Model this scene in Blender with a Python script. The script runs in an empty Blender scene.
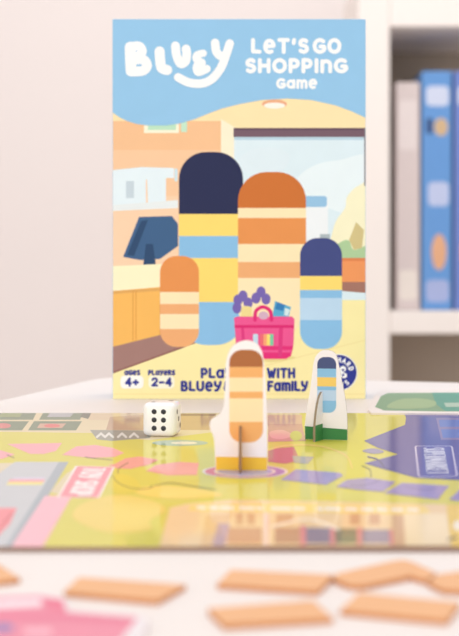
import bpy, bmesh, math, random
from mathutils import Vector
from mathutils.geometry import tessellate_polygon
random.seed(4)
C = bpy.context.scene.collection
PI = math.pi

# ------------------------------------------------------------------ the place
F = 1300.0                 # focal length in photo pixels
HZ = 267.0                 # image row of the horizon
TZ = 0.73                  # table top height
BT = 0.0018                # board thickness
CAMZ = TZ + BT + 0.0964

def lift(px, py, z):       # photo pixel -> point on a horizontal surface at height z
    d = F * (CAMZ - z) / (py - HZ)
    return ((px - 229.5) * d / F, d)

# ------------------------------------------------------------------ materials
def lin(c):
    return tuple(((v/255)/12.92 if v/255 <= 0.04045 else ((v/255+0.055)/1.055)**2.4) for v in c) + (1.0,)

_m = {}
def mat(name, rgb, rough=0.6, coat=0.0, var=0.03, scale=60.0, bump=0.0, ior=1.45, stretch=None, spec=0.5):
    key = (name, rgb, rough, coat)
    if key in _m: return _m[key]
    m = bpy.data.materials.new(name); m.use_nodes = True
    nt = m.node_tree; b = nt.nodes['Principled BSDF']
    b.inputs['Roughness'].default_value = rough
    b.inputs['IOR'].default_value = ior
    b.inputs['Specular IOR Level'].default_value = spec
    b.inputs['Coat Weight'].default_value = coat
    b.inputs['Coat Roughness'].default_value = 0.07
    tc = nt.nodes.new('ShaderNodeTexCoord'); n = nt.nodes.new('ShaderNodeTexNoise')
    mp = nt.nodes.new('ShaderNodeMapping')
    if stretch: mp.inputs['Scale'].default_value = stretch
    nt.links.new(tc.outputs['Object'], mp.inputs['Vector'])
    nt.links.new(mp.outputs['Vector'], n.inputs['Vector'])
    n.inputs['Scale'].default_value = scale; n.inputs['Detail'].default_value = 3
    mx = nt.nodes.new('ShaderNodeMix'); mx.data_type = 'RGBA'
    c = lin(rgb)
    mx.inputs['A'].default_value = tuple(v*(1-var) for v in c[:3]) + (1,)
    mx.inputs['B'].default_value = tuple(min(1, v*(1+var)) for v in c[:3]) + (1,)
    nt.links.new(n.outputs['Fac'], mx.inputs['Factor'])
    nt.links.new(mx.outputs['Result'], b.inputs['Base Color'])
    if bump:
        bp = nt.nodes.new('ShaderNodeBump'); bp.inputs['Strength'].default_value = bump; bp.inputs['Distance'].default_value = 0.001
        nt.links.new(n.outputs['Fac'], bp.inputs['Height']); nt.links.new(bp.outputs['Normal'], b.inputs['Normal'])
    _m[key] = m
    return m

def ink(rgb, kind='card'):
    if kind == 'board':  return mat('board_print', rgb, 0.5, 0.5, spec=.2)
    if kind == 'box':    return mat('box_print', rgb, 0.55, 0.0, spec=0.25)
    return mat('card_print', rgb, 0.5, 0.0, spec=0.3)

# ------------------------------------------------------------------ object helpers
def empty(name, loc, label, cat, group=None):
    o = bpy.data.objects.new(name, None); C.objects.link(o)
    o.location = loc; o.empty_display_size = 0.01
    tag(o, label, cat, group)
    return o

def tag(o, label, cat, group=None):
    o['label'] = label; o['category'] = cat
    if group: o['group'] = group

def origin_of(o):
    v = Vector((0, 0, 0))
    while o is not None:
        v += Vector(o.location); o = o.parent
    return v

def link(name, me, parent=None, loc=(0, 0, 0)):
    """me is given in world coordinates; the object's own origin is loc"""
    o = bpy.data.objects.new(name, me); C.objects.link(o)
    if parent is not None:
        o.parent = parent
        me.transform(__import__('mathutils').Matrix.Translation(-origin_of(parent)))
    else:
        o.location = loc
        me.transform(__import__('mathutils').Matrix.Translation(-Vector(loc)))
    return o

def from_bm(name, bm, m, parent=None, loc=(0, 0, 0), smooth=False):
    me = bpy.data.meshes.new(name)
    bmesh.ops.recalc_face_normals(bm, faces=bm.faces[:])
    bm.to_mesh(me); bm.free()
    for k in (m if isinstance(m, (list, tuple)) else [m]): me.materials.append(k)
    if smooth:
        for p in me.polygons: p.use_smooth = True
    return link(name, me, parent, loc)

def add_box(bm, lo, hi, bev=0.0, seg=2):
    r = bmesh.ops.create_cube(bm, size=1.0)
    for v in r['verts']:
        v.co = Vector([lo[i] + (v.co[i] + 0.5) * (hi[i] - lo[i]) for i in range(3)])
    if bev:
        es = list({e for v in r['verts'] for e in v.link_edges})
        bmesh.ops.bevel(bm, geom=es, offset=bev, segments=seg, affect='EDGES', profile=0.5)

def box(name, lo, hi, m, parent=None, bev=0.0, loc=None):
    bm = bmesh.new(); add_box(bm, lo, hi, bev)
    return from_bm(name, bm, m, parent, loc if loc is not None else ((lo[0]+hi[0])/2, (lo[1]+hi[1])/2, lo[2]))

def add_prism(bm, pts, f, t0, t1, mi=0, mside=None):
    """solid slab: 2D outline pts, f(u, v, t) -> world, between depths t0 and t1"""
    a = [bm.verts.new(f(u, v, t0)) for u, v in pts]
    b = [bm.verts.new(f(u, v, t1)) for u, v in pts]
    tris = tessellate_polygon([[Vector((u, v, 0)) for u, v in pts]])
    for t in tris:
        bm.faces.new([a[i] for i in t]).material_index = mi
        bm.faces.new([b[i] for i in reversed(t)]).material_index = mi
    n = len(pts)
    for i in range(n):
        bm.faces.new([a[i], a[(i+1) % n], b[(i+1) % n], b[i]]).material_index = mi if mside is None else mside

def smooth_loop(pts, n=5):
    """closed Catmull-Rom through pts"""
    out = []; k = len(pts)
    for i in range(k):
        p0, p1, p2, p3 = pts[i-1], pts[i], pts[(i+1) % k], pts[(i+2) % k]
        for j in range(n):
            t = j/n
            out.append(tuple(0.5*((2*p1[a]) + (-p0[a]+p2[a])*t + (2*p0[a]-5*p1[a]+4*p2[a]-p3[a])*t*t + (-p0[a]+3*p1[a]-3*p2[a]+p3[a])*t**3) for a in (0, 1)))
    return out

def smooth_path(pts, n=5):
    out = []; k = len(pts)
    for i in range(k-1):
        p0, p1, p2, p3 = pts[max(i-1, 0)], pts[i], pts[i+1], pts[min(i+2, k-1)]
        for j in range(n):
            t = j/n
            out.append(tuple(0.5*((2*p1[a]) + (-p0[a]+p2[a])*t + (2*p0[a]-5*p1[a]+4*p2[a]-p3[a])*t*t + (-p0[a]+3*p1[a]-3*p2[a]+p3[a])*t**3) for a in (0, 1)))
    out.append(tuple(pts[-1]))
    return out

def ell(cx, cy, rx, ry, n=28, a0=0, a1=2*PI, closed=True):
    m = n if closed else n+1
    return [(cx + rx*math.cos(a0+(a1-a0)*i/n), cy + ry*math.sin(a0+(a1-a0)*i/n)) for i in range(m)]

def rrect(x0, y0, x1, y1, r, n=5):
    out = []
    for cx, cy, a in ((x1-r, y1-r, 0), (x0+r, y1-r, PI/2), (x0+r, y0+r, PI), (x1-r, y0+r, 3*PI/2)):
        out += [(cx+r*math.cos(a+PI/2*i/n), cy+r*math.sin(a+PI/2*i/n)) for i in range(n+1)]
    return out

def rect(x0, y0, x1, y1): return [(x0, y0), (x1, y0), (x1, y1), (x0, y1)]

def clip(pts, lo, hi):
    for ax in (0, 1):
        for s, lim in ((1, lo[ax]), (-1, hi[ax])):
            out = []
            for i in range(len(pts)):
                p, q = pts[i-1], pts[i]
                ip, iq = s*(p[ax]-lim) >= 0, s*(q[ax]-lim) >= 0
                if ip != iq:
                    t = (lim-p[ax])/(q[ax]-p[ax])
                    out.append((p[0]+(q[0]-p[0])*t, p[1]+(q[1]-p[1])*t))
                if iq: out.append(q)
            pts = out
            if len(pts) < 3: return []
    return pts

# ------------------------------------------------------------------ printing (layers of ink on a flat face)
class Print:
    def __init__(self, f, kind, uvmap=None, lo=None, hi=None, step=1.6e-6, base=1e-5):
        self.f, self.kind, self.uv, self.lo, self.hi, self.step = f, kind, uvmap, lo, hi, step
        self.h = base; self.v = []; self.fs = []; self.mi = []; self.cols = []
    def poly(self, pts, col, tr=None, dh=None):
        if tr: pts = [tr(*p) for p in pts]
        if self.uv: pts = [self.uv(*p) for p in pts]
        if self.lo: pts = clip(pts, self.lo, self.hi)
        if len(pts) < 3: return
        self.h += self.step if dh is None else dh
        if col not in self.cols: self.cols.append(col)
        ci = self.cols.index(col); b = len(self.v)
        self.v += [self.f(u, v, self.h) for u, v in pts]
        for t in tessellate_polygon([[Vector((u, v, 0)) for u, v in pts]]):
            self.fs.append([b+i for i in t]); self.mi.append(ci)
    def stroke(self, pts, w, col, tr=None, keep=False):
        self.h += self.step; h0 = self.h
        for i, p in enumerate(pts):
            self.h += 5e-7
            self.poly(ell(p[0], p[1], w/2, w/2, 14), col, tr, 0)
            if i:
                q = pts[i-1]; dx, dy = p[0]-q[0], p[1]-q[1]; l = math.hypot(dx, dy)
                if l < 1e-9: continue
                self.h += 5e-7
                nx, ny = -dy/l*w/2, dx/l*w/2
                self.poly([(q[0]+nx, q[1]+ny), (p[0]+nx, p[1]+ny), (p[0]-nx, p[1]-ny), (q[0]-nx, q[1]-ny)], col, tr, 0)
        if not keep: self.h = h0
    def build(self, name, parent, up):
        me = bpy.data.meshes.new(name); me.from_pydata([tuple(x) for x in self.v], [], self.fs)
        for c in self.cols: me.materials.append(ink(c, self.kind))
        for p, i in zip(me.polygons, self.mi): p.material_index = i
        me.update()
        flip = [p.index for p in me.polygons if p.normal.dot(Vector(up)) < 0]
        if flip:
            bm = bmesh.new(); bm.from_mesh(me); bm.faces.ensure_lookup_table()
            bmesh.ops.reverse_faces(bm, faces=[bm.faces[i] for i in flip]); bm.to_mesh(me); bm.free()
        return link(name, me, parent)

def arc(cx, cy, rx, ry, d0, d1, n=10): return ell(cx, cy, rx, ry, n, math.radians(d0), math.radians(d1), False)

# rounded hand-lettered alphabet, cap height 1, y up: (advance width, strokes)
GL = {
 'A': (.72, [[(0, 0), (.36, 1), (.72, 0)], [(.15, .34), (.57, .34)]]),
 'a': (.66, [arc(.31, .42, .31, .42, 0, 360, 16), [(.64, .86), (.64, .02)]]),
 'B': (.58, [[(0, 0), (0, 1), (.25, 1)] + arc(.28, .76, .22, .24, 90, -90, 8) + [(.05, .52)], [(.28, .52)] + arc(.3, .26, .28, .26, 90, -90, 8) + [(0, 0)]]),
 'C': (.62, [arc(.4, .5, .4, .5, 50, 310, 14)]),
 'D': (.62, [[(0, 0), (0, 1), (.2, 1)] + arc(.2, .5, .42, .5, 90, -90, 10) + [(0, 0)]]),
 'E': (.5, [[(.5, 1), (0, 1), (0, 0), (.5, 0)], [(0, .5), (.42, .5)]]),
 'e': (.66, [[(.04, .46), (.64, .5)] + arc(.33, .46, .33, .48, 15, 300, 14)]),
 'F': (.5, [[(.5, 1), (0, 1), (0, 0)], [(0, .52), (.4, .52)]]),
 'G': (.72, [arc(.42, .5, .42, .5, 50, 330, 14) + [(.74, .45), (.46, .45)]]),
 'H': (.64, [[(0, 0), (0, 1)], [(.64, 0), (.64, 1)], [(0, .5), (.64, .5)]]),
 'I': (.04, [[(.02, 0), (.02, 1)]]),
 'K': (.6, [[(0, 0), (0, 1)], [(.55, 1), (.05, .48), (.6, 0)]]),
 'L': (.5, [[(0, 1), (0, .05), (.5, .02)]]),
 'M': (.8, [[(0, 0), (.08, 1), (.4, .3), (.72, 1), (.8, 0)]]),
 'm': (.9, [[(0, 0), (0, .85)], [(0, .55)] + arc(.22, .6, .22, .25, 180, 0, 8) + [(.44, 0)], [(.44, .55)] + arc(.67, .6, .23, .25, 180, 0, 8) + [(.9, 0)]]),
 'n': (.58, [[(0, 0), (0, .9)], [(0, .55)] + arc(.29, .58, .29, .32, 180, 0, 8) + [(.58, 0)]]),
 'O': (.8, [arc(.4, .5, .4, .5, 0, 360, 18)]),
 'P': (.54, [[(0, 0), (0, 1), (.24, 1)] + arc(.26, .7, .28, .3, 90, -90, 8) + [(.02, .4)]]),
 'R': (.58, [[(0, 0), (0, 1), (.24, 1)] + arc(.26, .73, .26, .27, 90, -90, 8) + [(.05, .46)], [(.26, .46), (.58, 0)]]),
 'S': (.54, [arc(.28, .75, .26, .25, 35, 250, 9)[:-1] + arc(.27, .26, .27, .26, 80, -145, 9)]),
 's': (.48, [arc(.25, .62, .22, .2, 35, 250, 8)[:-1] + arc(.24, .22, .23, .22, 80, -145, 8)]),
 'T': (.66, [[(0, 1), (.66, 1)], [(.33, 1), (.33, 0)]]),
 'U': (.66, [[(0, 1), (0, .33)] + arc(.33, .33, .33, .33, 180, 360, 10) + [(.66, 1)]]),
 'W': (.92, [[(0, 1), (.24, 0), (.46, .7), (.68, 0), (.92, 1)]]),
 'Y': (.66, [[(0, 1), (.04, .62), (.33, .46)], [(.66, 1), (.5, .38), (.3, .04), (.06, -.02)]]),
 "'": (.06, [[(.04, 1), (.01, .74)]]),
 '+': (.52, [[(0, .45), (.52, .45)], [(.26, .19), (.26, .71)]]),
 '-': (.44, [[(0, .45), (.44, .45)]]),
 '4': (.56, [[(.42, 0), (.42, 1), (0, .32), (.56, .32)]]),
 '2': (.54, [arc(.27, .72, .26, .28, 165, -20, 8) + [(0, .02), (.54, .02)]]),
 '&': (.62, [[(.6, 0), (.12, .72)] + arc(.28, .8, .17, .2, 200, -20, 8) + [(.06, .38)] + arc(.26, .24, .24, .24, 160, 330, 8) + [(.58, .5)]]),
 ' ': (.3, []),
}
def text_width(s, gap): return sum(GL[c][0] for c in s) + gap*(len(s)-1)
def letter(pr, s, x0, x1, yb, yt, w, col, tr=None, gap=.34):
    """fit s between x0..x1, base line yb, top yt (2D, y may run either way)"""
    W = text_width(s, gap); h0 = pr.h
    sx = (x1-x0)/W; sy = yt-yb; x = 0
    for c in s:
        for st in GL[c][1]:
            pr.stroke([(x0+(x+u)*sx, yb+v*sy) for u, v in st], w, col, tr, True)
        x += GL[c][0] + gap
    pr.h = h0 + pr.step

# ================================================================== SETTING
wallm = mat('painted_plaster', (238, 228, 225), 0.8, var=0.015, scale=2.0)
def structure(o): o['kind'] = 'structure'; return o
structure(box('floor', (-3, -2.5, -0.05), (3, 3.9, 0), mat('pale_vinyl_floor', (205, 196, 188), 0.5, var=.05, scale=4)))
structure(box('wall_back', (-3, 3.7, 0), (3, 3.8, 2.7), wallm))
structure(box('wall_left', (-3.1, -2.5, 0), (-3, 3.8, 2.7), wallm))
structure(box('wall_right', (3, -2.5, 0), (3.1, 3.8, 2.7), wallm))
structure(box('baseboard_back', (-3, 3.68, 0), (3, 3.7, 0.1), mat('white_trim', (240, 236, 232), .5)))

# ------------------------------------------------------------------ table
tcol = mat('white_laminate', (240, 230, 225), 0.45, var=.012, scale=9)
U1, U2 = Vector((.263, .965)), Vector((.965, -.263))
CO = Vector((-.105, 1.185))
tb = empty('table', (CO.x + .45*U2.x - .65*U1.x, CO.y + .45*U2.y - .65*U1.y, 0), 'white table that carries the board game and its box', 'table')
def tp(a, b): p = CO + U2*a - U1*b; return (p.x, p.y)
top = [tp(*p) for p in rrect(0, 0, .95, 1.35, .06, 8)]
bm = bmesh.new(); add_prism(bm, top, lambda u, v, t: (u, v, t), TZ-.025, TZ)
from_bm('tabletop', bm, tcol, tb)
for a in (.08, .87):
    for b in (.08, 1.27):
        p = tp(a, b); bm = bmesh.new()
        add_prism(bm, ell(p[0], p[1], .022, .022, 20), lambda u, v, t: (u, v, t), 0, TZ-.025)
        from_bm('leg', bm, tcol, tb)

# ------------------------------------------------------------------ shelving unit
shm = mat('cream_board', (243, 234, 228), 0.5, var=.015, scale=5)
bkm = mat('shaded_taupe_board', (168, 154, 140), 0.6, var=.04, scale=6)  # shading inside the unit is put into this darker colour
SY = 3.0
bc = empty('shelving_unit', (.82, SY+.18, 0), 'tall cream open shelving unit against the wall behind the table', 'shelf')
def shbox(n, lo, hi, m=shm): return box(n, lo, hi, m, bc, .004)
ppm = F/SY
def sx(px): return (px-229.5)/ppm
def sz(py): return CAMZ - (py-HZ)/ppm
XL, XR = sx(358), 1.36
shbox('side_panel', (XL, SY, 0), (sx(390), SY+.38, sz(27)+.12))
shbox('side_panel', (XR, SY, 0), (XR+.07, SY+.38, sz(27)+.12))
shbox('top_panel', (sx(390), SY, sz(27)), (XR, SY+.38, sz(27)+.12))
shbox('shelf_board', (sx(390), SY, sz(334)), (XR, SY+.37, sz(311)))
shbox('shelf_board', (sx(390), SY+.02, .06), (XR, SY+.37, .11))
shbox('back_panel', (sx(390), SY+.362, .11), (XR, SY+.378, sz(27)), bkm)

# boxes of games standing on the shelf
def shelf_box(px0, px1, pytop, col, label, art, name='game_box', group=None):
    y0 = SY+.03; k = F/y0
    x0, x1 = (px0-229.5)/k, (px1-229.5)/k
    zb = sz(311)+.0008; zt = CAMZ-(pytop-HZ)/k
    o = empty(name, ((x0+x1)/2, y0+.12, zb), label, 'box', group)
    box('carton', (x0, y0, zb), (x1, y0+.26, zt), ink(col), o, .003)
    pr = Print(lambda u, v, h: (u, y0-h, v), 'card', lambda px, py: ((px-229.5)/k, CAMZ-(py-HZ)/k), step=3e-5, base=1e-4)
    for pts, c in art:
        p1 = Print(pr.f, 'card', pr.uv, step=3e-5, base=1e-4); p1.poly(pts, c); p1.build('printed_patch', o, (0, -1, 0))
    return o
shelf_box(396, 420, 82, (214, 200, 198), 'pale lilac grey box on the shelf, left of the blue boxes',
          [(rrect(399, 100, 417, 150, 4), (226, 214, 212)), (rrect(399, 270, 417, 300, 4), (232, 222, 214))])
blue = (104, 154, 214)
shelf_box(422, 452, 71, blue, 'blue box with orange patches standing on the shelf',
          [(rrect(426, 86, 449, 106, 5), (206, 214, 236)), (rrect(426, 118, 433, 134, 3), (60, 84, 130)),
           (ell(441, 127, 7, 9), (208, 178, 140)), (rrect(428, 182, 449, 206, 5), (190, 200, 232)),
           (ell(439, 252, 7.5, 18), (226, 172, 134)), (rrect(426, 280, 449, 302, 5), (168, 180, 222))])
shelf_box(454.5, 484, 71, (118, 140, 206), 'blue violet box at the right end of the shelf row',
          [(rrect(458, 86, 481, 106, 5), (206, 214, 236)), (ell(470, 252, 9, 21), (236, 170, 118))])

# ================================================================== GAME BOARD
BZ = TZ + BT
BLO, BHI = (-.172, F*.0964/(547-HZ)), (.242, F*.0964/(413-HZ))
gb = empty('game_board', ((BLO[0]+BHI[0])/2, (BLO[1]+BHI[1])/2, TZ), 'glossy colourful folding game board lying flat on the white table', 'game board')
bm = bmesh.new(); add_box(bm, (BLO[0], BLO[1], TZ), (BHI[0], BHI[1], BZ), .0002, 1)
from_bm('board', bm, mat('board_core', (150, 120, 105), .7), gb)
e = .0001
G = lambda px, py: lift(px, py, BZ)
pr = Print(lambda u, v, h: (u, v, BZ+h), 'board', G, (BLO[0]+e, BLO[1]+e), (BHI[0]-e, BHI[1]-e))
LIME = (218, 206, 76)
pr.lo, pr.hi, pr.uv = None, None, None
pr.poly([(BLO[0]+e, BLO[1]+e), (BHI[0]-e, BLO[1]+e), (BHI[0]-e, BHI[1]-e), (BLO[0]+e, BHI[1]-e)], LIME)
pr.uv, pr.lo, pr.hi = G, (BLO[0]+e, BLO[1]+e), (BHI[0]-e, BHI[1]-e)
P = pr.poly
# far edge, left
P([(-60, 410), (300, 410), (300, 428), (215, 432), (150, 440), (100, 437), (92, 433), (-60, 431)], (228, 208, 166))
for x0, x1, x2, x3, a, b in ((-40, 37, 33, -44, 411.5, 419.8), (44, 84, 80, 39, 411.5, 419.8), (-50, 29, 22, -56, 421.2, 430.4), (34, 82, 76, 28, 421.2, 430.4)):
    P([(x0, a), (x1, a), (x2, b), (x3, b)], (112, 128, 96))
P([(50, 413), (74, 413), (70, 417), (47, 417)], (178, 176, 178))
P([(2, 413), (22, 413), (20, 417), (-2, 417)], (146, 158, 100))
P([(40, 423.5), (66, 423.5), (62, 428), (37, 428)], (208, 160, 132))
P(ell(3, 425.8, 8, 2.6), (216, 116, 110)); P(ell(52, 425.8, 8, 1.8), (224, 104, 100))
P([(84, 411), (92, 413), (88, 419), (80, 417)], (98, 98, 76))
P([(92, 411), (150, 411), (148, 420), (88, 420)], (222, 196, 158))
P([(110, 417), (152, 414), (150, 430), (106, 430)], (196, 160, 128))
P([(150, 414.5), (216, 414.5), (216, 430), (148, 430)], (206, 168, 112))
P([(150, 413.6), (216, 413.6), (216, 416), (150, 416)], (150, 112, 74))
P([(90, 430), (152, 430.5), (150, 438), (112, 441), (97, 439.5)], (154, 152, 138))
for x in (101, 109, 122, 134): pr.stroke([(x-4, 437), (x, 433.5), (x+4, 437)], 2.2, (226, 222, 212))
P(ell(180, 443, 28, 3), (164, 184, 158)); P(ell(184, 443, 13, 1.4), (236, 226, 196))
# left path stones
PK = (243, 164, 172)
for s in ([(7, 444), (62, 443), (56, 451), (44, 454), (30, 454)], [(-40, 448), (-4, 449), (15, 454.5), (2, 459), (-40, 460)],
          [(62, 455), (76, 446.5), (95, 445), (113, 448), (124, 453), (115, 457), (90, 458)]):
    P(s, PK)
for s in ([(115, 464), (125, 458.5), (140, 456.5), (159, 460), (148, 465), (130, 469), (117, 468.5), (108, 465)],
          [(146, 471), (156, 465), (178, 462), (199, 463), (197, 475), (168, 475.5)]):
    P(s, (238, 150, 148))
DK = (120, 112, 62)
for l in ([(7, 455), (14, 458)], [(85, 457), (90, 458), (112, 460)], [(122, 480), (118, 470), (128, 463)]): pr.stroke(smooth_path(l), .8, (122, 84, 70))
# silver road and shop side, left
P([(-60, 464), (14, 463), (0, 478), (-60, 500)], (222, 206, 174))
P([(15, 462), (60, 462), (2, 552), (-140, 552), (-10, 480)], (199, 200, 203))
P([(59, 462), (68.5, 462), (15, 552), (2, 552)], (164, 172, 180))
P([(14, 477.5), (45, 477.5), (44, 479.5), (12, 479.5)], (214, 204, 222))
P([(10, 479.5), (45, 479.5), (44, 482), (8, 482)], (240, 160, 170))
P([(8, 482), (44, 482), (42, 485), (6, 485)], (240, 222, 130))
P([(-40, 508), (17, 508), (10, 524), (-2, 536), (-60, 548)], (240, 134, 142))
pr.stroke([(3, 524), (12, 513)], 1.6, (206, 92, 104)); pr.stroke([(-4, 532), (2, 526)], 1.6, (206, 92, 104))
P([(45, 496), (72, 496), (40, 552), (8, 552)], (247, 182, 194))
P([(66, 474), (75, 468), (59, 495), (50, 492)], (224, 206, 166))
# sign running along the board
def quad(TL, TR, BR, BL):
    g = [lift(*p, BZ) for p in (TL, TR, BR, BL)]
    def f(a, b):       # a across 0..1, b from far 0 to near 1, on the board itself
        q = [(g[0][i]*(1-a)+g[1][i]*a)*(1-b) + (g[3][i]*(1-a)+g[2][i]*a)*b for i in (0, 1)]
        d = q[1]
        return (229.5 + q[0]*F/d, HZ + F*(CAMZ-BZ)/d)
    return f
q = quad((75.5, 466), (115, 467), (99.5, 498), (57, 497.5))
P([q(*p) for p in rect(0, 0, 1, 1)], (252, 236, 232)); P([q(*p) for p in rect(.05, .012, .95, .988)], (242, 142, 154))
letter(pr, 'TOY SHOP', .07, .93, .25, .77, .052, (254, 240, 238), lambda a, b: q(b, a), gap=.28)
# yellow cloud shapes
YL = (238, 208, 98)
P(smooth_loop([(72, 515), (86, 502), (118, 495), (150, 500), (166, 510), (150, 521), (150, 530), (112, 533), (86, 526)]), YL)
P(smooth_loop([(132, 490), (160, 486), (205, 490), (222, 496), (190, 499), (150, 497)]), (246, 212, 96))
P(smooth_loop([(118, 474), (135, 479), (140, 490), (118, 494), (110, 485)]), (226, 206, 66))
pr.stroke(smooth_path([(112, 476), (120, 484), (136, 489), (152, 488)]), .8, DK)
pr.stroke(smooth_path([(150, 487), (170, 483), (190, 486), (215, 490)]), .8, DK)
P([(268, 424), (302, 424), (306, 441), (268, 442)], (206, 152, 138))
P([(262, 415), (302, 415), (302, 424), (262, 424)], (220, 176, 150))
P([(268, 449), (294, 447), (300, 460), (286, 464), (268, 462)], (196, 112, 112))
P([(292, 456), (314, 457), (308, 464), (294, 463)], (176, 164, 150))
pr.stroke(smooth_path([(262, 452), (285, 446), (318, 446), (345, 455), (352, 468)]), 1.8, (238, 206, 110))
P(smooth_loop([(270, 432), (282, 430), (292, 435), (284, 439), (272, 438)]), (232, 170, 164))
P(ell(296, 436, 6, 5), (196, 196, 84))
# ring under the front standee
g0 = lift(245, 471.5, BZ)
def ring(r, c):
    pr.uv = None; P(ell(g0[0], g0[1], r, r, 40), c); pr.uv = G
R0 = 43*g0[1]/F
ring(R0, (240, 224, 208)); ring(R0*.93, (176, 132, 182)); ring(R0*.72, (238, 222, 206)); ring(R0*.64, (170, 170, 214))
pr.uv = None
P(ell(g0[0], g0[1], R0*.93, R0*.93, 20, PI*.62, PI*1.25, True)[:] + [], (226, 110, 120)); ring(R0*.72, (238, 222, 206)); ring(R0*.64, (170, 170, 214))
pr.uv = G
# purple market, right
PU = (92, 84, 150)
P([(404, 412), (406, 418), (405, 425), (364, 441), (378, 448), (398, 454.5), (364, 463.5), (383, 469), (416, 478), (470, 481), (620, 487), (560, 412)], PU)
P(smooth_loop([(362, 451), (374, 448.5), (384, 452), (374, 454)]), (150, 140, 168))
P([(436, 418), (500, 418), (510, 440), (441, 440)], (140, 120, 160))
P([(439, 420), (470, 420), (474, 427), (440, 427)], (98, 116, 184)); P([(441, 429.5), (474, 429.5), (478, 438), (443, 438)], (98, 116, 184))
pr.stroke(smooth_path([(368, 457), (378, 460), (384, 467)]), 1.6, (70, 64, 110)); pr.stroke(smooth_path([(362, 466), (370, 470), (371, 477)]), .9, (110, 104, 70))
q = quad((414.5, 446), (452.5, 446), (458, 476.5), (418, 477.5))
P([q(*p) for p in rrect(0, 0, 1, 1, .06)], (214, 204, 226)); P([q(*p) for p in rrect(.04, .014, .96, .986, .05)], (98, 88, 158))
letter(pr, 'SUPERMARKET', .08, .92, .24, .76, .03, (222, 216, 230), lambda a, b: q(b, a), gap=.3)
# lavender stepping stones
LV = (158, 140, 190)
for s in ([(281, 480), (296, 469.5), (340, 473), (343, 476), (326, 485)], [(336, 487), (347, 480), (367, 478), (396, 482), (383, 492), (357, 490)],
          [(384, 493.5), (402, 483), (449, 486), (438, 499.5)], [(449, 500), (462, 488), (500, 491), (490, 505)]): P(s, LV)
pr.stroke(smooth_path([(405, 487), (425, 490), (436, 488)]), .7, (120, 104, 150)); pr.stroke(smooth_path([(350, 485), (362, 486), (380, 481)]), .7, (120, 104, 150))
# shop fronts along the near edge
P([(188, 504), (232, 500), (300, 501), (459, 505), (520, 506), (560, 552), (158, 552), (170, 508)], (240, 204, 152))
P([(190, 505), (300, 503), (426, 506), (432, 516), (300, 512.5), (188, 511)], (248, 214, 122))
for x0, x1 in ((198, 205), (210, 217), (221, 233), (240, 254), (258, 262), (272, 290), (294, 304), (318, 322), (326, 340), (346, 356), (362, 372), (378, 386), (392, 402), (408, 418)):
    pr.stroke([(x0, 507.6 + (x0-198)*.011), (x1, 508 + (x0-198)*.011)], 3, (252, 234, 222))
for x0, x1 in ((236, 243), (247, 255), (276, 293), (350, 360), (369, 380)):
    P([(x0, 514), (x1, 514), (x1, 525), (x0, 525)], (214, 160, 112))
BR = (186, 132, 98)
P([(224, 528), (262, 528), (262, 544), (220, 544)], (206, 150, 112)); P([(264, 514), (269, 514), (269, 548), (264, 548)], (244, 202, 180))
P([(275, 528), (300, 528), (300, 544), (274, 544)], BR); P([(300, 526), (306, 526), (306, 546), (300, 546)], (226, 140, 132))
P([(306, 528), (330, 528), (330, 544), (306, 544)], (146, 128, 140)); P([(330, 528), (335, 528), (335, 546), (330, 546)], (226, 140, 132))
P([(335, 529), (357, 529), (357, 544), (335, 544)], (140, 128, 92)); P([(357, 528), (362, 528), (362, 546), (357, 546)], (226, 136, 130))
P([(362, 530), (389, 530), (390, 544), (362, 544)], (150, 130, 144)); P([(389, 530), (393, 530), (394, 546), (390, 546)], (224, 140, 132))
P([(392, 515), (403, 515), (405, 548), (394, 548)], (216, 172, 132)); P([(404, 514), (446, 514), (452, 550), (406, 550)], (246, 220, 176))
pr.stroke(smooth_path([(272, 527), (288, 523), (305, 519.5), (322, 523), (338, 530)]), 2.4, (252, 230, 204))
P([(446, 505), (540, 506), (560, 552), (452, 550)], (240, 202, 92)); P(ell(458, 526, 5, 5), (250, 236, 214)); pr.stroke([(449, 540), (456, 538)], 3, (150, 120, 60))
P([(214, 546), (452, 546), (456, 552), (212, 552)], (190, 150, 122))
P([(206, 516), (232, 514), (216, 548), (200, 548)], (232, 186, 128)); P([(218, 524), (230, 524), (224, 546), (212, 546)], (190, 150, 156))
pr.build('board_print', gb, (0, 0, 1))

# ================================================================== GAME BOX
yb = 399.0
BY = F*(CAMZ-TZ)/(yb-HZ)
bk = F/BY
bx = lambda px: (px-229.5)/bk
bz = lambda py: TZ + (yb-py)/bk
gx = empty('game_box', (bx(239), BY+.022, TZ), 'tall upright game box with blue lettered top standing behind the board', 'game box')
box('carton', (bx(112.5), BY, TZ), (bx(365.8), BY+.045, bz(19)), ink((150, 198, 235), 'box'), gx, .0006)
uvb = lambda px, py: (bx(px), bz(py))
lo, hi = (bx(112.9), bz(398.8)), (bx(365.4), bz(19.4))
def boxprint(h=2e-5): return Print(lambda u, v, h_: (u, BY-h_, v), 'box', uvb, lo, hi, base=h)
pr = boxprint(); P = pr.poly
P(rect(112, 19, 366, 400), (253, 240, 176))                                     # pale floor
P(rect(112, 95, 366, 128), (255, 230, 180))                                     # ceiling
P([(112, 121), (221, 121), (221, 300), (112, 300)], (247, 204, 164))            # back wall
P(rect(112, 121, 221, 150), (245, 196, 150)); P(rect(112, 196, 178, 268), (249, 212, 178))
P([(221, 119), (236, 128), (236, 300), (221, 300)], (255, 242, 214))
P(rect(144, 118, 179, 133), (250, 246, 220)); P(rect(148, 118, 176, 130), (190, 230, 200)); P(rect(181, 118, 187, 132), (196, 232, 206))
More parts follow.
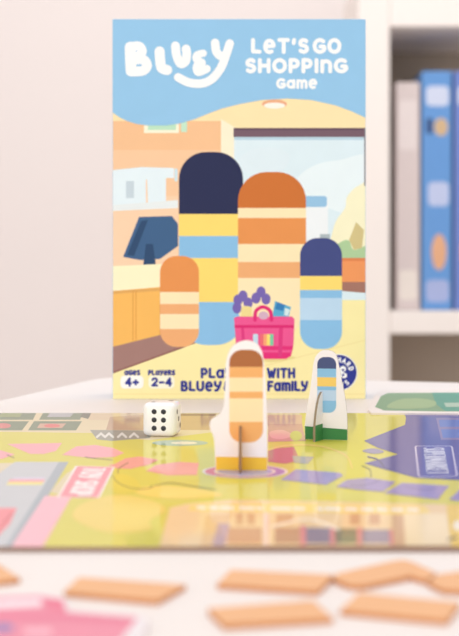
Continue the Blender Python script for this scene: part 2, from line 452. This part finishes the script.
# pale letters on the wall
PB = (230, 245, 252)
P([(113, 170), (142, 167), (146, 172), (146, 206), (113, 208)], PB); P(rect(126, 181, 134, 198), (200, 216, 226))
P([(141, 167), (174, 168), (174, 178), (166, 178), (166, 206), (148, 206), (147, 180), (141, 178)], PB)
P([(113, 205), (178, 200), (178, 208), (113, 211)], (232, 240, 242)); pr.stroke([(176, 170), (176, 180)], 3, (206, 232, 242))
# window wall
P(rect(234, 136, 366, 300), (222, 240, 248)); P(rect(233.5, 128, 366, 137), (118, 92, 106)); P(rect(234, 128, 366, 130), (96, 74, 92))
P(rect(234, 137, 366, 140), (186, 214, 230)); P(smooth_loop([(300, 175), (318, 164), (340, 160), (370, 158), (370, 215), (320, 205), (296, 190)]), (234, 247, 252))
P(smooth_loop([(236, 165), (250, 150), (275, 148), (290, 156), (280, 172), (255, 175)]), (224, 240, 248))
P(rect(298, 200, 328, 250), (240, 246, 250)); P(rrect(297, 196, 327, 207, 3), (152, 198, 232)); P(rect(320, 234, 330, 252), (176, 190, 196))
P(smooth_loop([(331, 262), (334, 226), (345, 208), (347, 197), (358, 186), (372, 188), (372, 262)]), (248, 244, 208))
P(smooth_loop([(332, 262), (336, 246), (348, 240), (354, 250), (368, 246), (370, 264)]), (176, 208, 160)); P([(349, 240), (356, 222), (364, 230), (362, 248), (354, 250)], (212, 196, 140))
P(rect(320, 258, 366, 283), (240, 154, 96)); P(rect(320, 258, 366, 261), (226, 132, 80)); P([(320, 282), (366, 282), (366, 293), (330, 290)], (166, 118, 104))
P(rect(364.2, 128, 366, 186), (130, 118, 122))
# till and counter
P([(123, 257), (139, 217), (172, 216), (178, 224), (178, 246), (160, 259), (140, 260)], (62, 98, 140)); P([(127, 255), (141, 221), (148, 220), (134, 256)], (44, 74, 112))
P([(146, 244), (153, 244), (156, 266), (143, 266)], (44, 74, 112))
P([(112, 266), (236, 261), (236, 283), (160, 287), (112, 291)], (255, 246, 206))
P([(112, 291), (160, 287), (236, 283), (236, 306), (160, 335), (112, 347)], (246, 188, 98)); P([(112, 291), (236, 283), (236, 285.5), (112, 294)], (226, 170, 96))
for x, b in ((133, 342), (136, 341.5), (160, 335)): pr.stroke([(x, 291), (x, b)], .9, (222, 154, 72))
P([(112, 347), (160, 335), (236, 305), (236, 327), (178, 349), (112, 373)], (164, 126, 118)); pr.stroke([(112, 373), (178, 349), (236, 327)], 1.6, (142, 96, 92))
for l in ([(240, 372), (366, 340)], [(300, 340), (340, 300)], [(112, 394), (366, 394)]): pr.stroke(l, .7, (244, 226, 156))
# plain striped rounded columns where the cover shows its figures
NV, LB, YE, OR, CR = (38, 44, 82), (140, 194, 234), (254, 222, 118), (232, 150, 84), (254, 234, 190)
def column(x0, x1, bands):
    y0, y1 = bands[0][0], bands[-1][1]; r = (x1-x0)*.42
    out = rrect(x0, y0, x1, y1, r, 8)
    for a, b, c in bands:
        p = clip(out, (x0-1, a), (x1+1, b))
        P(p, c)
column(179, 243, [(152, 214, NV), (214, 236, YE), (236, 258, LB), (258, 302, YE), (302, 345, LB)])
column(238, 306, [(172, 208, (206, 116, 52)), (208, 218, CR), (218, 244, OR), (244, 262, CR), (262, 278, (240, 176, 120)), (278, 336, CR)])
column(160, 199, [(256, 292, OR), (292, 304, CR), (304, 314, (240, 176, 120)), (314, 329, CR), (329, 347, (240, 176, 120))])
column(300, 342, [(238, 276, (66, 76, 134)), (276, 290, YE), (290, 298, LB), (298, 320, (190, 220, 244)), (320, 349, LB)])
P(smooth_loop([(244, 357), (270, 362), (296, 358), (280, 355)]), (238, 222, 150))
# shopping basket
PUF = (120, 104, 180)
for x, y in ((238, 300), (243, 296), (248, 303), (256, 298), (261, 292), (266, 299), (237, 308)): P(ell(x, y, 4.6, 5.6), PUF)
P(rrect(241, 306, 252, 320, 4), (240, 222, 150)); P([(275, 301), (291, 307), (288, 320), (272, 318)], (92, 176, 214)); P([(277, 302), (285, 305), (283, 311), (275, 309)], (52, 128, 190))
P([(285, 308), (290, 309.5), (288, 316), (284, 315)], (214, 236, 240))
P([(234, 318), (237, 316.5), (292, 316.5), (294.5, 319), (293.5, 344), (291, 356), (286, 359), (246, 359), (238, 355), (236, 344)], (238, 88, 150))
P([(236.5, 346), (293.4, 346), (291, 356), (286, 359), (246, 359), (238, 355)], (230, 48, 124)); P(rect(236, 350, 292, 352.5), (238, 88, 150))
P([(234.3, 325), (294.3, 325), (294.2, 328), (234.5, 328)], (222, 40, 116)); P([(279, 328), (283, 328), (282, 357), (278, 357)], (224, 58, 130)); P([(241, 328), (244, 328), (246, 357), (243, 357)], (224, 58, 130))
pr.stroke(smooth_path([(255, 320), (256, 311), (263, 307), (270, 311), (271.5, 320)]), 3.6, (226, 44, 120)); P(ell(263.5, 315.5, 5, 4), (214, 178, 200))
for x, c in ((253, (196, 222, 240)), (260, (240, 110, 120)), (263.5, (248, 168, 120)), (266.8, (250, 226, 120)), (270, (120, 210, 170))): P(rrect(x, 334, x+(5 if x == 253 else 3.4), 345.5, .8), c)
# blue top
top = [(112, 112), (119, 117), (127, 121), (137, 124), (148, 125.5), (166, 125.5), (180, 123.5), (195, 119), (210, 113), (222, 108.5), (240, 104), (262, 100), (287, 98.5), (311, 100), (336, 105.5), (352, 111.5), (366, 118)]
P(top + [(366, 19), (112, 19)], (150, 200, 236))
P(ell(274.5, 104, 12.5, 4.4), (238, 176, 138)); P(ell(274.5, 105.6, 10.6, 3), (255, 248, 236))
# footer pills and seal
P(rrect(120.5, 375.5, 143.5, 388.5, 4), (254, 252, 246)); P(rrect(148.5, 375.5, 174.5, 388.5, 4), (254, 250, 226))
NB = (48, 58, 146)
P(ell(339, 372.5, 18.6, 18.6, 40), (248, 246, 240)); P(ell(339, 372.5, 17.6, 17.6, 40), NB)
pr.build('cover_print', gx, (0, -1, 0))
hh = pr.h + 2e-5
# logo lettering
pr = boxprint(hh); W = (252, 253, 254)
def lg(pts, w, n=5): pr.stroke(smooth_path([(105+x/3.279, 10+y/3.279) for x, y in pts], n), w/3.279, W, None, True)
lg([(83, 122), (84, 160), (86, 200)], 36); lg([(88, 120), (112, 119), (122, 136), (108, 152), (92, 160)], 30); lg([(92, 164), (124, 162), (138, 182), (124, 199), (88, 202)], 32)
lg([(179, 136), (181, 165), (186, 190), (204, 197)], 33)
lg([(231, 118), (235, 150), (248, 176), (264, 168), (268, 145), (266, 128)], 29)
lg([(322, 142), (302, 148), (300, 162), (318, 172)], 24); lg([(318, 174), (301, 184), (306, 204), (334, 193)], 26)
lg([(361, 108), (366, 138), (384, 153), (396, 146)], 28); lg([(409, 110), (396, 150), (380, 190), (352, 225), (318, 241), (275, 238), (240, 221)], 28)
pr.build('logo_lettering', gx, (0, -1, 0))
pr = boxprint(hh)
def t(s, x0, x1, y0, y1, w, col, gap=.34): letter(pr, s, x0, x1, y1, y0, w, col, None, gap)
t("LeT'S", 253, 307, 40, 52, 3.9, W, .42); t('GO', 314.5, 339.5, 40, 52, 3.9, W, .42)
t('SHOPPInG', 247, 345.5, 60, 71.5, 3.9, W, .4); t('Game', 277.5, 316, 79.5, 87.5, 2.8, W, .4)
pr.build('title_lettering', gx, (0, -1, 0))
pr = boxprint(hh)
t('aGeS', 125, 139.5, 370.5, 374.6, 1.5, NB, .42); t('PLaYeRS', 148.8, 174.5, 370.5, 374.6, 1.5, NB, .42)
t('4+', 126, 138, 378.4, 385.6, 2.3, NB, .3); t('2-4', 152.5, 171, 378.4, 385.6, 2.3, NB, .34)
pr.build('age_lettering', gx, (0, -1, 0)); pr = boxprint(hh)
t('BLUeY', 182, 220.5, 382, 390.2, 2.6, NB, .4); t('&', 224.5, 230, 382, 390, 2.3, NB)
t('PLaY', 202, 232, 369, 377.2, 2.6, NB, .4); pr.build('slogan_lettering', gx, (0, -1, 0)); pr = boxprint(hh)
t('WITH', 268, 294, 369, 377.2, 2.6, NB, .4); t('FamILY', 268.5, 307, 382, 390.2, 2.6, NB, .4)
pr.build('slogan_lettering', gx, (0, -1, 0))
pr = boxprint(hh)
def arctext(s, r, a_mid, da, hgt, w, inward=False):
    for i, c in enumerate(s):
        a = math.radians(a_mid + (i-(len(s)-1)/2)*da*(1 if not inward else -1))
        gw, sts = GL[c]
        for st in sts:
            out = []
            for u, v in st:
                uu = (u-gw/2)*hgt*.9; vv = v*hgt
                if not inward:
                    rr = r+vv; x = math.sin(a)*rr + math.cos(a)*uu; y = -math.cos(a)*rr + math.sin(a)*uu
                else:
                    rr = r+hgt-vv; x = math.sin(a)*rr - math.cos(a)*uu; y = -math.cos(a)*rr - math.sin(a)*uu
                out.append((339+x, 372.5+y))
            pr.stroke(out, w, W, None, True)
arctext('ORCHARD', 10.6, 0, 24, 4.2, 1.2); arctext('TOYS', 10.6, 180, 25, 4.2, 1.2, True)
P = pr.poly
P(ell(339, 373, 4.6, 5.2), W); P(ell(343, 369, 3, 3), W); P(ell(335, 369, 3, 3), W); P(ell(344, 375.5, 3, 2.6), W); P(ell(334, 375.5, 3, 2.6), W); P(ell(343, 370, 1.4, 1.3), NB); P(ell(343, 375, 1.4, 1.3), NB)
pr.build('seal_lettering', gx, (0, -1, 0))

# ================================================================== STANDEES
def standee(px, py, k_px, rot, outline, bands, strip, cross, label, edge):
    """outline / bands in photo pixels about (px, py); one pixel is 1/k_px metres on the card"""
    x0, y0 = lift(px, py, BZ); k = F/y0
    r = math.radians(rot); cr, sr = math.cos(r), math.sin(r)
    o = empty('standee', (x0, y0, BZ), label, 'game piece', 'cardboard standees on the board')
    th = .0013
    def f(u, v, t): return (x0 + u*cr - t*sr, y0 + u*sr + t*cr, BZ + v)
    loc = [((x-px)/k, (py-y)/k) for x, y in outline]
    bm = bmesh.new(); add_prism(bm, loc, f, -th/2, th/2, 0, 1)
    from_bm('card', bm, [ink((247, 242, 246)), mat('grey_board', edge, .8)], o)
    pr = Print(lambda u, v, h: f(u, v, -th/2-h), 'card', lambda x, y: ((x-px)/k, (py-y)/k), step=1e-5)
    for pts, c in bands: pr.poly(pts, c)
    pr.build('card_print', o, (sr, -cr, 0))
    # slotted cross piece
    half, hgt = cross
    prof = smooth_path([(-half, 0), (-half*.98, hgt*.35), (-half*.7, hgt*.75), (-half*.25, hgt), (half*.25, hgt), (half*.7, hgt*.75), (half*.98, hgt*.35), (half, 0)], 4)
    a2 = r + math.radians(strip[1]); c2, s2 = math.cos(a2), math.sin(a2)
    ox = strip[2]/k
    def f2(u, v, t): return (x0 + ox*cr - u*s2 + t*c2, y0 + ox*sr + u*c2 + t*s2, BZ + v)
    bm = bmesh.new(); add_prism(bm, prof, f2, -th/2, th/2, 0, 1)
    cp = from_bm('cross_piece', bm, [ink((246, 243, 243)), mat('grey_board', edge, .8)], o)
    for n, sd in (('base_print', 1), ('base_print', -1)):
        p1 = Print(lambda u, v, h: f2(u, v, sd*(th/2+h)), 'card'); p1.poly(clip(prof, (-1, -1), (1, strip[3])), strip[0]); p1.build(n, cp, (sd*c2, sd*s2, 0))
    return o
ca = lambda x, y: (205+x/4.243, 335+y/4.243)
oa = [ca(*p) for p in ((45, 573), (43, 520), (38, 440), (24, 402), (20, 378), (30, 355), (62, 333), (78, 300), (85, 220), (88, 130), (100, 75), (125, 40), (172, 22), (216, 34), (240, 66), (250, 120), (257, 200), (262, 330), (265, 430), (264, 575))]
oa = [oa[0]] + smooth_path(oa[1:-1], 4) + [oa[-1]]
TAN, CRM, BRN = (240, 178, 112), (254, 228, 184), (172, 106, 62)
def pill(x0, x1, bands, cv):
    y0, y1 = bands[0][0], bands[-1][1]; out = rrect(x0, y0, x1, y1, (x1-x0)*.38, 7)
    return [([cv(*p) for p in clip(out, (x0-1, a), (x1+1, b))], c) for a, b, c in bands]
ba = pill(103, 246, [(62, 135, BRN), (135, 180, TAN), (180, 240, CRM), (240, 268, TAN), (268, 368, CRM), (368, 455, TAN)], ca)
ba.append(([ca(*p) for p in ((46.5, 515), (263, 518), (263, 573), (46.5, 571))], (246, 200, 66)))
standee(241, 470, None, 0, oa, ba, ((242, 190, 90), -1.5, -.5, .02), (.0105, .0205), 'white cardboard standee with yellow base, nearest on the board', (146, 112, 84))
cb = lambda x, y: (290+x/5.787, 340+y/5.787)
ob = [cb(*p) for p in ((88, 576), (85, 500), (98, 400), (115, 300), (128, 200), (140, 120), (160, 80), (195, 58), (240, 62), (268, 85), (285, 150), (300, 230), (318, 320), (330, 420), (333, 500), (333, 576))]
ob = [ob[0]] + smooth_path(ob[1:-1], 4) + [ob[-1]]
bb = pill(158, 268, [(98, 165, (72, 84, 130)), (165, 215, LB), (215, 268, (246, 208, 110)), (268, 290, LB), (290, 350, (190, 216, 244)), (350, 420, LB)], cb)
bb.append(([cb(*p) for p in ((87, 500), (332, 514), (332, 575), (88, 575))], (62, 134, 76)))
standee(326, 439.5, None, -10, ob, bb, ((62, 134, 76), -16, -4, .009), (.0115, .026), 'white cardboard standee with green base, farther back on the board', (150, 134, 112))

# ================================================================== DIE
dx, dy = lift(160, 437, BZ); S = .0192
dy += S/2
th = math.radians(-9)
die = empty('die', (dx+.0008, dy, BZ), 'white rounded die showing six black pips on the board', 'die')
die.rotation_euler = (0, 0, 0)
def rot(p): return (dx+.0008 + p[0]*math.cos(th) - p[1]*math.sin(th), dy + p[0]*math.sin(th) + p[1]*math.cos(th), BZ + S/2 + p[2])
bm = bmesh.new(); add_box(bm, (-S/2,)*3, (S/2,)*3, .0034, 6)
for v in bm.verts: v.co = rot(v.co)
from_bm('cube_body', bm, mat('white_plastic', (250, 248, 250), .25, .3, var=.005), die, smooth=True)
pm = mat('black_pip', (22, 22, 34), .35)
FACES = [((0, -1, 0), (1, 0, 0), (0, 0, 1), 6), ((0, 1, 0), (1, 0, 0), (0, 0, 1), 1), ((0, 0, 1), (1, 0, 0), (0, 1, 0), 2), ((0, 0, -1), (1, 0, 0), (0, 1, 0), 5), ((1, 0, 0), (0, 1, 0), (0, 0, 1), 3), ((-1, 0, 0), (0, 1, 0), (0, 0, 1), 4)]
PIPS = {1: [(0, 0)], 2: [(-1, -1), (1, 1)], 3: [(-1, 1), (0, 0), (1, -1)], 4: [(-1, -1), (-1, 1), (1, -1), (1, 1)], 5: [(-1, -1), (-1, 1), (1, -1), (1, 1), (0, 0)], 6: [(-1, -1), (-1, 0), (-1, 1), (1, -1), (1, 0), (1, 1)]}
for n, u, v, c in FACES:
    n, u, v = Vector(n), Vector(u), Vector(v)
    for a, b in PIPS[c]:
        du = .0027 if c == 6 else .0043; dv = .0047 if c == 6 else .0043
        bm = bmesh.new()
        cen = n*(S/2) + u*a*du + v*b*dv
        r = bmesh.ops.create_uvsphere(bm, u_segments=16, v_segments=8, radius=.0015)
        for w in bm.verts:
            d = w.co.copy(); d -= n*d.dot(n)*.92
            w.co = rot(cen + d)
        from_bm('pip', bm, pm, die, smooth=True)

# ================================================================== PIECES ON THE TABLE IN FRONT
PT = .0016
strip_face = mat('orange_card_strip', (236, 178, 128), .55, var=.10, scale=40, stretch=(1, .35, 1))
strip_edge = mat('strip_cut_edge', (206, 140, 92), .7)
def piece(px, name, label, cat, group=None, faces=(None, None), z0=0.0):
    pts = [lift(x, y, TZ+PT) for x, y in px]
    cx = sum(p[0] for p in pts)/len(pts); cy = sum(p[1] for p in pts)/len(pts)
    bm = bmesh.new(); add_prism(bm, pts, lambda u, v, t: (u, v, t), TZ, TZ+PT, 0, 1)
    o = from_bm(name, bm, [faces[0] or strip_face, faces[1] or strip_edge], None, (cx, cy, TZ))
    tag(o, label, cat, group)
    return o
grp = 'orange card strips lying on the table'
STR = [
 ([(64, 591.5), (79, 577), (186, 584.5), (158, 600)], 'orange card strip lying between pink card and board, left of centre'),
 ([(-48, 556), (-5, 562), (20, 578), (4, 580.5), (-40, 584)], 'orange card strip end at the left edge above the pink card'),
 ([(217, 584), (231, 569.5), (334, 574.5), (318, 590.5)], 'straight orange card strip directly left of the bent orange strip'),
 ([(333, 578), (337, 573), (392, 561), (403, 559.5), (413, 562), (436, 572.5), (427, 580), (410, 575.5), (362, 585.5), (348, 584.5)], 'bent orange card strip with raised middle, near the board edge'),
 ([(438, 574), (470, 570), (496, 572), (492, 588), (470, 590.5), (443, 589.5), (428, 582)], 'orange card strip right of the bent strip, cut by the right edge'),
 ([(208, 608), (313, 600), (333, 618), (224, 624.5)], 'orange card strip in the front row, right of the pink card'),
 ([(340, 610), (359, 592.5), (460, 602), (447, 620)], 'orange card strip at the right of the front row'),
]
for px, lb in STR: piece(px, 'card_strip', lb, 'card strip', grp)

bk_pts = [(-60, 601), (0, 595.5), (38, 593.5), (67, 598), (70, 610.5), (138, 615.5), (149, 620), (140, 644), (110, 668), (-80, 668)]
pts = [lift(x, y, TZ+PT) for x, y in bk_pts]
cx, cy = lift(40, 630, TZ)
o = empty('basket_card', (cx, cy, TZ), 'pink basket-shaped card with a handle cutout at the left front of the table', 'game card')
bm = bmesh.new(); add_prism(bm, pts, lambda u, v, t: (u, v, t), TZ, TZ+PT, 0, 0)
from_bm('card', bm, ink((236, 226, 228)), o)
pr = Print(lambda u, v, h: (u, v, TZ+PT+h), 'card', lambda x, y: lift(x, y, TZ+PT), step=2e-5)
pr.poly([(-60, 603), (0, 597.5), (38, 595.5), (63, 599.5), (67, 612), (138, 617.5), (122, 638), (100, 666), (-80, 666)], (234, 144, 164))
pr.poly([(-30, 603.5), (6, 600.5), (41, 598.8), (42, 606), (8, 608), (-34, 609.5)], (246, 228, 232))
pr.poly([(44, 599), (63, 600.5), (66, 611), (46, 609)], (232, 122, 146))
pr.poly([(-70, 614), (60, 614), (134, 619), (131, 623), (60, 619.5), (-70, 619)], (232, 126, 152))
pr.poly(ell(3, 628, 11, 4), (150, 132, 186)); pr.poly(rrect(24, 629, 52, 636, 2), (246, 186, 198))
pr.build('basket_print', o, (0, 0, 1))

# card lying behind the board on the right
tr = [(371, 413), (368, 409), (376, 393), (384, 389.5), (560, 389), (640, 414)]
o = empty('stall_card', lift(470, 402, TZ) + (TZ,), 'green and white card lying on the table right of the game box', 'game card')
bm = bmesh.new(); add_prism(bm, [lift(x, y, TZ+.003) for x, y in tr], lambda u, v, t: (u, v, t), TZ, TZ+.003)
from_bm('card', bm, ink((240, 228, 222)), o)
pr = Print(lambda u, v, h: (u, v, TZ+.003+h), 'card', lambda x, y: lift(x, y, TZ+.003), step=2e-5)
pr.poly([(375, 407), (381, 396), (388, 393), (560, 392), (620, 411), (440, 411.5), (384, 410.5)], (132, 164, 128))
pr.poly([(432, 392.6), (548, 392.4), (600, 410.6), (445, 411.2), (436, 404)], (96, 158, 138))
pr.poly(smooth_loop([(388, 408), (398, 400), (420, 398.5), (436, 402), (428, 408)]), (160, 182, 136)); pr.poly([(444, 403), (520, 402), (530, 407), (446, 407)], (176, 196, 178))
pr.build('card_print', o, (0, 0, 1))

# ================================================================== LIGHT, CAMERA
w = bpy.data.worlds.new('world'); bpy.context.scene.world = w; w.use_nodes = True
bg = w.node_tree.nodes['Background']; bg.inputs['Color'].default_value = (1.0, .998, 1.0, 1); bg.inputs['Strength'].default_value = .86
def area(name, loc, tgt, size, power, col):
    l = bpy.data.lights.new(name, 'AREA'); l.shape = 'RECTANGLE'; l.size, l.size_y = size; l.energy = power; l.color = col
    o = bpy.data.objects.new(name, l); C.objects.link(o); o.location = loc
    o.rotation_euler = (Vector(tgt)-Vector(loc)).to_track_quat('-Z', 'Y').to_euler()
area('added_front_fill', (-1.1, -2.0, 1.35), (0, .9, .85), (2.4, 1.6), 22, (1, 1, 1))  # added softbox behind the camera, no real window; lifts upright faces
area('added_wall_fill', (.2, 2.0, 2.65), (.2, 2.6, 0), (2.4, 1.4), 18, (1, .99, .98))  # added fill, no real fixture; brightens the back wall

cam = bpy.data.cameras.new('camera'); co = bpy.data.objects.new('camera', cam); C.objects.link(co)
co.location = (0, 0, CAMZ); co.rotation_euler = (PI/2, 0, 0)
cam.sensor_fit = 'VERTICAL'; cam.sensor_height = 36; cam.sensor_width = 36*459/636; cam.lens = 36*F/636
cam.shift_x = 0; cam.shift_y = -(318-HZ)/636
cam.clip_start = .02
cam.dof.use_dof = True; cam.dof.focus_distance = .78; cam.dof.aperture_fstop = 11
sc = bpy.context.scene; sc.camera = co
vs = sc.view_settings; vs.view_transform = 'Standard'; vs.look = 'None'; vs.gamma = 1; vs.use_curve_mapping = False; vs.exposure = 0.2
sc.cycles.max_bounces = 8
